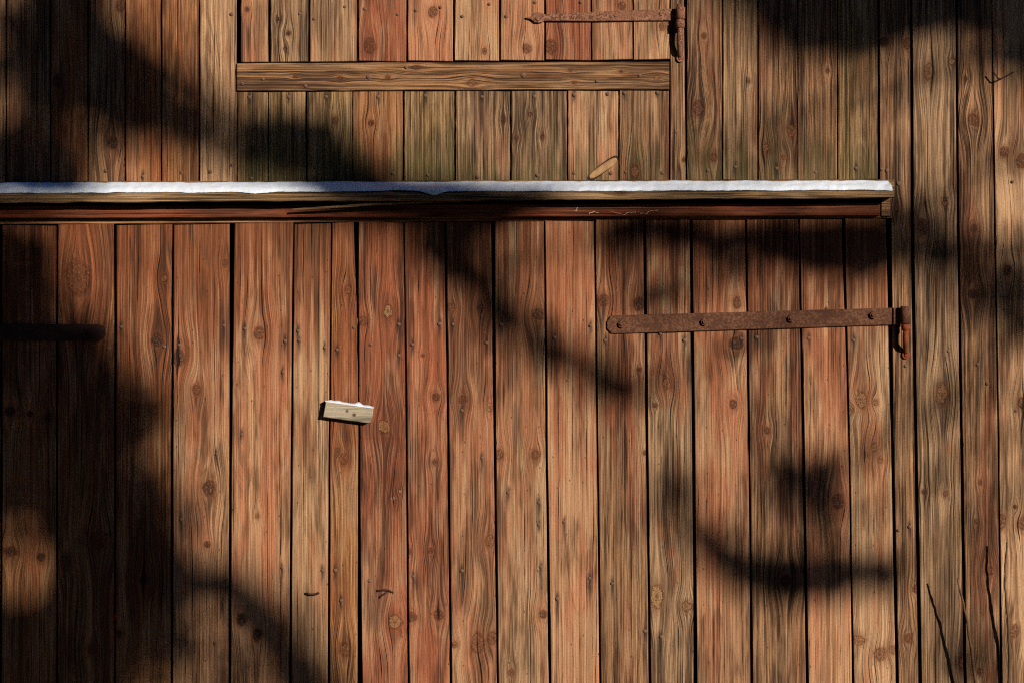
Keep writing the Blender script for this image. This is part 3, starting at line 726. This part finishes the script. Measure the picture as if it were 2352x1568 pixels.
# ------------------------------------------------------------------ upper hatch
hatch = thing('hatch_door', 'small upper hatch of pinkish boards hung on a long spear-ended strap hinge', 'door', W(1045, 143, 0.0))
H = [(544.5, 553.5), (616, 622), (708, 712), (820, 824), (933, 937), (1040, 1044.5), (1146, 1150), (1249.5, 1253.5), (1356.5, 1359.2), (1452.5, 1455), (1537.5, 1541)]
hk = ['salmon', 'grey', 'tan', 'red', 'salmon', 'tan', 'salmon', 'red', 'salmon', 'tan']
for i in range(10):
    yb = 143.6 - 6.2 * i / 9.0
    board(hatch, hk[i], Edge([(0, 0, H[i][1]), (200, 0, H[i][1])], 2), Edge([(0, H[i + 1][0], 0), (200, H[i + 1][0], 0)], 1), UPT + 40, yb, 0.002, specks=0.15)
ol = [(1206, 41.5), (1220, 38.5), (1228, 30), (1236, 28), (1244, 32), (1250, 33.2), (1352, 28.2), (1546, 20.7), (1546, 47.8), (1356, 49.4), (1250, 48.6), (1246, 50), (1238, 53.5), (1228, 52.5), (1219, 45.5)]
us = strap(hatch, ol, [(1234, 43), (1316, 39), (1414, 35), (1519, 32)], 0.0035, M_RUST_PALE, hexed=False)
kn = lathe('knuckle', 1563, 17, 45, 10.6, 0.024, M_RUST_PALE, None); kn.parent = us
link_bar = link('strap_end', plate_mesh('strap_end', [(1545, 21), (1561, 20.5), (1561, 46), (1545, 47.5)], 0.008, 0.0135), M_RUST_PALE, None); link_bar.parent = us

def pintle(parent, cx, y0, y1, y2, yf, r_pin, rf, mat, t=0.026, collar=None, top=None):
    """pin under a hinge knuckle that bows back to a round foot screwed to the wall"""
    pts = [W(cx, y0, t), W(cx, y1, t), W(cx - 1, (y1 * 2 + y2) / 3, t), W(cx - 1, (y1 + y2) / 2, t * 0.95), W(cx - 1, y2 - (y2 - y1) * .15, t * 0.6), W(cx - 1, y2, t * 0.28), W(cx - 0.5, yf - 2, 0.004)]
    rad = [r_pin, r_pin, r_pin * .95, r_pin * .92, r_pin * .85, r_pin * .75, r_pin * .6]
    p = link('hinge_pintle', tube_mesh('hinge_pintle', pts, [q * K for q in rad], 10), mat, parent)
    n = 16
    ft = link('foot', plate_mesh('foot', [(cx + rf * math.cos(2 * math.pi * k / n), yf + rf * math.sin(2 * math.pi * k / n)) for k in range(n)], 0.0005, 0.006, 0.0012), mat, None); ft.parent = p
    sc = link('screw', plate_mesh('screw', [(cx + 3.4 * math.cos(2 * math.pi * k / 8), yf + 3.4 * math.sin(2 * math.pi * k / 8)) for k in range(8)], 0.005, 0.0088, 0.001), mat, None); sc.parent = p
    if collar:
        c = lathe('collar', cx - 0.5, collar[0], collar[1], collar[2], t, mat, None, bulge=0.06); c.parent = p
    if top:
        c = lathe('pin_top', cx - 3, top[0], top[1], top[2], t, mat, None); c.parent = p
    return p
pintle(wall, 1562.5, 45, 66, 126, 135, 7.2, 9.0, M_RUST_PALE, 0.026, collar=(46.5, 65, 10.5), top=(10, 17, 4))
# ------------------------------------------------------------------ lower double door
gaps = [
 [(515, 0, 5), (1008, 1, 6), (1568, 0, 4)],
 [(515, 129.3, 133.4), (1008, 129, 133), (1568, 129, 133)],
 [(515, 262, 268), (1008, 262, 267), (1568, 262.5, 266)],
 [(515, 395.5, 399.6), (1008, 392.6, 398.5), (1568, 391.5, 397)],
 [(515, 527.7, 539.0), (1008, 526.4, 532.8), (1568, 524.5, 530)],
 [(515, 673.3, 676.8), (1008, 667.5, 672.6), (1568, 664, 669.4)],
 [(515, 760, 763.2), (1008, 754.8, 758.5), (1568, 752.7, 757.4)],
 [(515, 812.5, 823.5), (728, 820.0, 823.4), (737, 822.4, 823.3), (746, 820.3, 825.2), (800, 820.3, 825), (905, 822.2, 824.4), (1005, 822.4, 827), (1250, 822, 828.5), (1568, 820.5, 832.5)],
 [(515, 926, 929), (1008, 931.6, 936), (1568, 936, 940.6)],
 [(515, 1020, 1024.8), (1008, 1026.8, 1032), (1568, 1033, 1038)],
 [(515, 1127.5, 1136), (1008, 1133.5, 1139), (1568, 1140.7, 1145.3)],
 [(515, 1249, 1252), (1008, 1252.6, 1257), (1568, 1259.8, 1266)],
 [(515, 1363.4, 1367.4), (1008, 1369.7, 1373.6), (1568, 1376, 1380.8)],
 [(515, 1476.7, 1483.2), (1008, 1483, 1488), (1568, 1490, 1495.4)],
 [(515, 1583.4, 1589.2), (1008, 1589.5, 1596.0), (1568, 1593, 1601.5)],
 [(515, 1710.7, 1715), (1008, 1717.7, 1722), (1568, 1723.8, 1729)],
 [(515, 1832.7, 1836), (1008, 1842, 1847.4), (1568, 1851, 1857)],
 [(515, 1933.4, 1939.6), (1008, 1948, 1951.5), (1568, 1957, 1961)],
 [(515, 2034.5, 2046), (1008, 2046, 2052), (1568, 2056.8, 2064)],
]
hatch['kind'] = 'thing'; head['kind'] = 'thing'
left_gaps = [[(515, x - 2, x + 2), (1568, x - 2, x + 2)] for x in (-400, -266, -132)]
ldoor = thing('double_door_leaf', 'left leaf of the big lower door, dark in tree shade with orange-brown boards', 'door', W(300, YB, 0.0), 'leaves of the lower double door')
rdoor = thing('double_door_leaf', 'right leaf of the big lower door, salmon boards on a long rusty strap', 'door', W(1430, YB, 0.0), 'leaves of the lower double door')
ldoor['kind'] = 'thing'; rdoor['kind'] = 'thing'
dk = ['brown', 'brown', 'brown', 'orange', 'orange', 'orange', 'salmon', 'salmon', 'tan', 'orange',
      'red', 'red', 'salmon', 'tan', 'salmon', 'brown', 'grey', 'salmon', 'brown', 'salmon', 'tan']
ag = left_gaps + gaps
tops = lambda x: 518.5 - 17.5 * max(0, x) / 2040.0
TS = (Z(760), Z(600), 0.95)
figs = {16: (W(1545, 0).x, 0.010, 0.02, 0.0055), 18: (W(1790, 0).x, 0.012, -0.022, 0.006), 14: (W(1330, 0).x, 0.10, 0.0, 0.0048), 19: (W(1850, 0).x, 0.10, 0.0, 0.0046), 8: (W(700, 0).x, 0.09, 0.0, 0.005)}
for i in range(len(ag) - 1):
    left = i < 10
    xm = (ag[i][0][2] + ag[i + 1][0][1]) / 2
    rnd = random.Random(i)
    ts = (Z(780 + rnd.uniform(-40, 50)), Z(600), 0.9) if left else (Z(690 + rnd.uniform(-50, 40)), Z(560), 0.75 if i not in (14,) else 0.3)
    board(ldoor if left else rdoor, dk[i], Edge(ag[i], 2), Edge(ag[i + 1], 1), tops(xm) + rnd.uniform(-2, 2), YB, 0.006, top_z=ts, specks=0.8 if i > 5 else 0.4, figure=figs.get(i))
# right strap hinge
ol = [(1402, 726), (1412, 724.6), (2053, 707), (2053, 745.8), (1412, 766.4), (1404, 765.5), (1394, 754.5), (1394, 739)]
rs = strap(rdoor, ol, [(1428, 745), (1618, 740), (1817.7, 732), (2006, 724)], 0.0078, M_RUST)
o = lathe('knuckle', 2080, 703.5, 744, 12.0, 0.030, M_RUST, None); o.parent = rs
o = link('strap_end', plate_mesh('strap_end', [(2052, 707.2), (2078, 706.5), (2078, 744.2), (2052, 745.6)], 0.013, 0.0195), M_RUST, None); o.parent = rs
pintle(wall, 2081, 743, 760, 803, 815, 7.0, 9.5, M_RUST_ORANGE, 0.030, collar=(744.5, 759, 9.6))
# left strap hinge
ol = [(-392, 742), (226, 744.8), (236, 747), (242, 755), (242.5, 768), (238, 777), (228, 783), (-392, 782)]
ls = strap(ldoor, ol, [(-340, 762), (-160, 763), (20, 764), (205, 765)], 0.0078, M_RUST_DARK)
o = lathe('knuckle', -416, 738, 786, 12.0, 0.030, M_RUST_DARK, None); o.parent = ls
pintle(wall, -416, 786, 800, 845, 856, 7.0, 9.5, M_RUST_DARK, 0.030)
# pale slanting branch scar in a board above the drip board
scar = []
for k in range(20):
    th = 2 * math.pi * k / 20; a, b = 39 * math.cos(th), (10.5 + 2.0 * math.cos(2 * th)) * math.sin(th)
    ca, sa = math.cos(-0.60), math.sin(-0.60)
    scar.append((1385 + a * ca - b * sa, 387 + a * sa + b * ca))
scar = [(min(x, 1419), y) for x, y in scar]
pl = [o for o in wall.children if o.name.startswith('board')]
host = min(pl, key=lambda o: (sum((v.co for v in o.data.vertices), Vector()) / len(o.data.vertices) - W(1362, 313)).length)
rim_ = [(min(1385 + (x - 1385) * 1.10, 1420), 387 + (y - 387) * 1.22) for x, y in scar]
o = link('bark_ring', plate_mesh('bark_ring', rim_, -0.004, 0.0008, 0.001), plain('old_bark', lin(62, 46, 30, .6)), None); o.parent = host
o = link('branch_scar', plate_mesh('branch_scar', scar, -0.003, 0.0032, 0.0025), plain('bare_branch_wood', lin(196, 150, 104, .7)), None); o.parent = host
# a cut nail bent over like a staple, and two bent nails, in the lower doors
dl = [o for o in ldoor.children if o.name.startswith('board')]; dr = [o for o in rdoor.children if o.name.startswith('board')]
def board_at(lst, x, y):
    best = None
    for o in lst:
        xsv = [v.co.x for v in o.data.vertices]
        if min(xsv) - 0.003 <= W(x, y).x <= max(xsv) + 0.003:
            d = abs((min(xsv) + max(xsv)) / 2 - W(x, y).x)
            if best is None or d < best[0]: best = (d, o)
    return best[1]
def bent(name, pts, r, mat, host, t=0.006):
    P = [W(x, y, t + d) for x, y, d in pts]
    o = link(name, tube_mesh(name, P, [r * K] * len(P), 7), mat, None); o.parent = host; return o
bent('staple', [(702.5, 1361, -0.01), (703, 1362, 0.004), (712, 1364.5, 0.006), (724, 1364, 0.006), (731.5, 1361, 0.004), (732, 1360, -0.01)], 2.7, M_RUST_DARK, board_at(dl, 717, 1362))
bent('bent_nail', [(864, 1353, -0.005), (868, 1356, 0.004), (880, 1354, 0.006), (891, 1354.5, 0.005), (904, 1360, 0.002)], 2.2, M_RUST_DARK, board_at(dr, 885, 1355))
bent('bent_nail', [(869, 1374.5, -0.004), (873, 1370, 0.004), (880, 1365, 0.005), (889, 1359, 0.0)], 2.0, M_RUST_DARK, board_at(dr, 885, 1355))
# red plastic sliver caught in a gap
o = link('red_sliver', plate_mesh('red_sliver', [(261.6, 1411), (265.2, 1410.5), (264.6, 1420), (262.6, 1424)], 0.004, 0.0085, 0.0008), plain('red_plastic', lin(214, 34, 22, .8), .5), None)
o.parent = board_at(dl, 262, 1415)

# ------------------------------------------------------------------ turn button with its cap of snow
tb = thing('turn_button', 'pale grey wooden turn button holding the door leaves shut', 'latch', W(797, 943, 0.0065))
ol = [(748.5, 920.5), (857.5, 935.5), (856, 952), (851.5, 968.5), (846, 970.8), (741.8, 956.8)]
link('block', plate_mesh('block', ol, 0.0085, 0.031, 0.002), timber('timber', 'pale', 402, Z(943), [(W(816, 951).x, Z(951), .004, .0035, .3)], horiz=True, specks=0, figure=(Z(990), .03, .01, .004)), tb)
link('nail', plate_mesh('nail', [(797.5 + 3.6 * math.cos(k * .785), 943 + 3.6 * math.sin(k * .785)) for k in range(8)], 0.030, 0.0325, 0.0008), M_NAIL, tb)
V = []; F = []; nx, ny = 28, 6
for i in range(nx + 1):
    f = i / nx; x = 747 + (858 - 747) * f; yt = 920 + 15.2 * f
    hgt = (2.2 + 2.2 * mnoise.noise((x * .09, 4.4, 1)) + 5.5 * math.exp(-((x - 822) / 7) ** 2) + 1.5 * math.exp(-((x - 780) / 20) ** 2)) * min(1, f * 9 + .2, (1 - f) * 6 + .2)
    hgt = max(0.8, hgt)
    for j in range(ny + 1):
        s = j / ny; tt = 0.0085 + (0.0318 - 0.0085) * s
        up = hgt * (math.sin(math.pi * (0.5 + 0.5 * s)) ** .5 if s < 1 else 0)
        p = W(x, yt, 0.031); V.append(Vector((p.x, -tt, p.z + up * K - (0.0022 if s == 1 else 0))))
for i in range(nx):
    for j in range(ny):
        o_ = i * (ny + 1) + j; F.append((o_, o_ + 1, o_ + ny + 2, o_ + ny + 1))
sc = link('snow', mesh_from('snow', V, F, True), M_SNOW); tag(sc, 'small cap of snow on top of the wooden turn button', 'snow', kind='stuff')

# ------------------------------------------------------------------ hook nail at the upper right
hk_ = link('hook_nail', tube_mesh('hook_nail', [W(2327, 166, -0.005), W(2324, 169, 0.006), W(2311, 176, 0.014), W(2297, 182, 0.02), W(2293, 181, 0.021), W(2287, 173, 0.021), W(2283, 168, 0.020), W(2281, 168, 0.020)],
                 [2.1 * K, 1.9 * K, 1.8 * K, 1.8 * K, 1.8 * K, 1.7 * K, 1.7 * K, 2.4 * K], 7), M_RUST_DARK)
tag(hk_, 'dark bent nail sticking out like a hook at upper right', 'nail')

# ------------------------------------------------------------------ bare twigs in front of the right-hand boards
M_TWIG = plain('twig_bark', lin(120, 92, 66, .7))
def twig(pts, r0, r1, label):
    rnd = random.Random(len(label)); P = []; R = []
    for i in range(len(pts) - 1):
        for k in range(5):
            f = k / 5; a, b = pts[i], pts[i + 1]
            P.append(W(*[a[q] + (b[q] - a[q]) * f for q in range(3)]) + Vector((rnd.uniform(-1, 1), rnd.uniform(-1, 1), 0)) * 0.0012)
    P.append(W(*pts[-1])); n = len(P)
    R = [r0 + (r1 - r0) * i / (n - 1) + (0.0008 if i % 5 == 2 else 0) for i in range(n)]
    P = [Vector((P[0].x + 0.02, P[0].y, ground_z - 0.02))] + P; R = [r0 * 1.1] + R
    o = link('bare_twig', tube_mesh('bare_twig', P, R, 7), M_TWIG)
    return tag(o, label, 'twig', 'bare twigs at the foot of the wall')
twig([(2250, 1640, .050), (2236, 1522, .063), (2224, 1443, .069), (2213, 1386, .075), (2199, 1326, .079)], 0.0040, 0.0021, 'shorter thin bare twig leaning left before the grey boards, lower right')
twig([(2319, 1640, .018), (2317, 1483, .028), (2315.4, 1418, .038), (2308, 1346, .042), (2309, 1300, .046), (2312, 1244, .049)], 0.0042, 0.0021, 'taller bare brown twig standing nearly upright at the far right edge')

# ------------------------------------------------------------------ pine trees in front of the barn whose boughs shade the wall
def bark_material():
    return plain('pine_bark', lin(82, 62, 48))
M_BARK = bark_material(); M_NEEDLE = plain('pine_needles', lin(48, 66, 36, .8), .7)
# boughs: strokes over the wall (survey units) they shade: points (x, y, half width), needle density
BOUGHS_A = [   # tree on the left
 ([(-400, 60, 200), (-200, 120, 150), (-60, 200, 60)], 4),
 ([(-60, 40, 70), (40, 100, 60), (45, 230, 60)], 2.6),
 ([(140, -200, 110), (150, -90, 90), (150, 40, 75), (220, 140, 85), (310, 220, 85), (410, 275, 70), (500, 310, 55), (600, 335, 65), (700, 355, 65), (790, 390, 40), (880, 415, 25)], 9),
 ([(90, 120, 60), (110, 230, 80), (220, 300, 75)], 7.5),
 ([(-100, 350, 80), (20, 370, 80), (90, 400, 75), (160, 420, 50)], 8),
 ([(620, 290, 45), (720, 300, 45), (790, 340, 40)], 4),
 ([(-250, 620, 110), (-80, 620, 100), (20, 590, 80), (40, 650, 75), (50, 720, 75)], 7.2),
 ([(-250, 775, 45), (-60, 775, 45), (100, 772, 48), (225, 775, 42)], 8),
 ([(150, 720, 60), (180, 780, 60)], 2.0),
 ([(-250, 850, 100), (-50, 850, 80), (70, 850, 80), (180, 860, 80), (215, 950, 65), (215, 1050, 70), (240, 1150, 80)], 9),
 ([(-80, 980, 90), (40, 1000, 85), (110, 1080, 90), (165, 1180, 68), (190, 1290, 72), (180, 1400, 85), (150, 1500, 110), (160, 1640, 120)], 9),
 ([(330, 1090, 50), (330, 1200, 60), (320, 1310, 78), (310, 1420, 88), (300, 1540, 100)], 9),
 ([(360, 1330, 60), (440, 1325, 52), (520, 1350, 52), (580, 1400, 50), (630, 1470, 55), (680, 1560, 60), (740, 1680, 90)], 7),
 ([(300, 860, 40), (330, 960, 50), (345, 1040, 50)], 3.0),
 ([(-60, 1420, 55), (30, 1440, 60), (60, 1540, 90)], 8),
 ([(-20, 1230, 40), (50, 1270, 60)], 2.6),
 ([(420, 1470, 55), (470, 1560, 75), (520, 1640, 80)], 3.0),
]
BOUGHS_B = [   # tree on the right
 ([(1680, -160, 90), (1760, -40, 85), (1850, 25, 100), (1940, 45, 102), (2030, 30, 95), (2120, 0, 82), (2220, -10, 85), (2320, 20, 80), (2440, 80, 100)], 10),
 ([(1950, -240, 170), (2250, -240, 170)], 8),
 ([(2325, 100, 50), (2380, 170, 60)], 5),
 ([(700, 470, 26), (800, 470, 34), (900, 470, 50), (990, 490, 62), (1080, 505, 60), (1170, 485, 34), (1250, 470, 18)], 9),
 ([(980, 560, 52), (1060, 620, 52), (1105, 680, 38), (1165, 735, 44), (1228, 788, 48), (1280, 815, 26), (1340, 846, 22), (1400, 885, 36), (1448, 912, 26)], 6.8),
 ([(1200, 550, 36), (1170, 620, 30)], 2.0),
 ([(1390, 550, 46), (1450, 570, 46)], 5.0),
 ([(1470, 675, 28), (1530, 680, 42), (1610, 660, 42), (1690, 640, 44)], 6.0),
 ([(1380, 520, 22), (1500, 525, 30), (1600, 545, 44), (1720, 545, 48), (1840, 560, 58), (1930, 575, 72), (2030, 565, 60)], 7.5),
 ([(2060, 520, 45), (2140, 540, 70), (2230, 590, 80), (2330, 680, 80), (2400, 720, 80)], 3.4),
 ([(1545, 1090, 24), (1585, 1190, 30), (1620, 1240, 34)], 4.5),
 ([(1630, 1262, 34), (1740, 1320, 42), (1840, 1330, 52), (1920, 1315, 50), (1990, 1310, 42), (2045, 1320, 32)], 8),
 ([(1880, 1060, 30), (1880, 1170, 46), (1870, 1250, 50)], 6.0),
 ([(1800, 1060, 30), (1815, 1140, 36)], 4.0),
 ([(2180, 1340, 40), (2190, 1440, 55), (2240, 1540, 65)], 1.2),
]
SE1 = SUN.orthogonal().normalized(); SE2 = SUN.cross(SE1)
def pine(boughs, base_xy_survey, label, seed, dist):
    rnd = random.Random(seed)
    tx, ty = base_xy_survey
    foot = W(tx, ty) + SUN * dist; foot.z = ground_z
    root = thing('pine_tree', label, 'tree', foot, 'pines in front of the barn')
    top = foot + Vector((0.3, 0.2, 11.5))
    pts = [foot + (top - foot) * f + Vector((math.sin(f * 7) * .12, math.cos(f * 5) * .1, 0)) for f in (0, .08, .2, .35, .5, .7, .85, 1)]
    rad = [0.24, 0.19, 0.165, 0.14, 0.115, 0.08, 0.05, 0.015]
    link('trunk', tube_mesh('trunk', pts, rad, 12), M_BARK, root)
    V = []; F = []
    for bi, (st_, dens) in enumerate(boughs):
        off = dist + rnd.uniform(-1.0, 1.0)
        B = [(W(x, y) + SUN * (off + 0.25 * math.sin(i + bi)), h * K) for i, (x, y, h) in enumerate(st_)]
        # limb from the trunk out along the bough
        p0 = B[0][0] if (B[0][0] - foot).xy.length < (B[-1][0] - foot).xy.length else B[-1][0]
        seq = [b[0] for b in B] if p0 is B[0][0] else [b[0] for b in reversed(B)]
        zt = min(max(p0.z + 0.5, 0.8), 10.5); fz = (zt - foot.z) / (top.z - foot.z)
        tp = foot + (top - foot) * fz
        mid = (tp + p0) / 2 + Vector((0, 0, 0.15)); L = [tp, mid] + seq
        link('limb', tube_mesh('limb', L, [0.03, 0.011] + [0.008 - 0.004 * i / max(1, len(L) - 3) for i in range(len(L) - 2)], 6), M_BARK, root)
        for (a, ha), (b, hb) in zip(B, B[1:]):
            ln = (b - a).length; area = ln * (ha + hb)
            for k in range(int(area * dens / 0.0022)):
                f = rnd.random(); h = ha + (hb - ha) * f
                c = a + (b - a) * f
                th = rnd.random() * 6.283; q = h * math.sqrt(rnd.random())
                if dens < 7 and mnoise.noise(c * 6.0 + SE1 * q * 6.0 * math.cos(th)) + 0.42 < rnd.random() * 0.5: continue
                c = c + SE1 * q * math.cos(th) + SE2 * q * math.sin(th) + SUN * rnd.uniform(-.35, .35)
                u = Vector((rnd.gauss(0, 1), rnd.gauss(0, 1), rnd.gauss(0, .7))).normalized(); w = u.orthogonal().normalized()
                w = (w * math.cos(rnd.random() * 6.28) + u.cross(w) * math.sin(rnd.random() * 6.28))
                lu = rnd.uniform(.035, .06); lw = rnd.uniform(.016, .028)
                i0 = len(V); V += [c - u * lu, c + w * lw, c + u * lu, c - w * lw]; F.append((i0, i0 + 1, i0 + 2, i0 + 3))
    m = bpy.data.meshes.new('foliage'); m.from_pydata([tuple(v) for v in V], [], F); m.update()
    f = link('foliage', m, M_NEEDLE, root); f['kind'] = 'stuff'
    return root
pine(BOUGHS_A, (-330, 1500), 'tall pine in front of the barn shading the left door leaf', 21, 11.5)
pine(BOUGHS_B, (2720, 1500), 'tall pine in front of the barn shading the upper right boards', 22, 11.0)

# ------------------------------------------------------------------ unseen dark spruces facing the barn, added to close off the low sky
def spruce_meshes(seed):
    rnd = random.Random(seed); V = []; F = []; Ht = 14.0
    for tier in range(26):
        f = tier / 25.0; z = 0.7 + f * (Ht - 1.0); R = 2.6 * (1 - f) ** 0.85 + 0.12
        n = 7 + int(9 * (1 - f))
        for k in range(n):
            a = 2 * math.pi * (k + rnd.random() * .6) / n + tier; L = R * rnd.uniform(.75, 1.1); wd = 0.25 * L + 0.10
            d = Vector((math.cos(a), math.sin(a), 0)); e = Vector((-d.y, d.x, 0))
            i0 = len(V); dz = -0.30 * L
            V += [Vector((0, 0, z)) + d * .05, Vector((0, 0, z + dz * .45)) + d * L * .5 + e * wd, Vector((0, 0, z + dz)) + d * L, Vector((0, 0, z + dz * .45)) + d * L * .5 - e * wd,
                  Vector((0, 0, z + dz * .45 - .35)) + d * L * .55]
            F += [(i0, i0 + 1, i0 + 2), (i0, i0 + 2, i0 + 3), (i0, i0 + 4, i0 + 2)]
    m = bpy.data.meshes.new('crown'); m.from_pydata([tuple(v) for v in V], [], F); m.update(); m.materials.append(M_NEEDLE)
    t = tube_mesh('trunk', [(0, 0, 0), (0, 0, 3), (0.05, 0, 8), (0, 0, Ht)], [.2, .16, .1, .02], 8); t.materials.append(M_BARK)
    return m, t
SPR = [spruce_meshes(k) for k in (1, 2, 3)]
sun_az = math.degrees(math.atan2(SUN.x, -SUN.y)); rnd = random.Random(77); az = -84.0; k = 0
while az < 86:
    if abs(az - sun_az) > 17:
        rr = rnd.uniform(13.5, 16.5) if k % 2 else rnd.uniform(17, 20)
        p = Vector((rr * math.sin(math.radians(az)), -rr * math.cos(math.radians(az)), ground_z))
        sp_ = thing('sky_block_spruce', 'unseen dark spruce facing the barn, added to close off the low sky', 'tree', p, 'unseen spruces added to block the low sky')
        s_ = rnd.uniform(1.0, 1.35); rz = rnd.uniform(0, 6.28)
        cm, tm = SPR[k % 3]
        for nm, me in (('crown', cm), ('trunk', tm)):
            c = bpy.data.objects.new(nm, me); COL.objects.link(c); c.parent = sp_
            if nm == 'crown': c['kind'] = 'stuff'
        sp_.scale = (s_, s_, s_); sp_.rotation_euler = (0, 0, rz)
    az += rnd.uniform(5.0, 7.5); k += 1
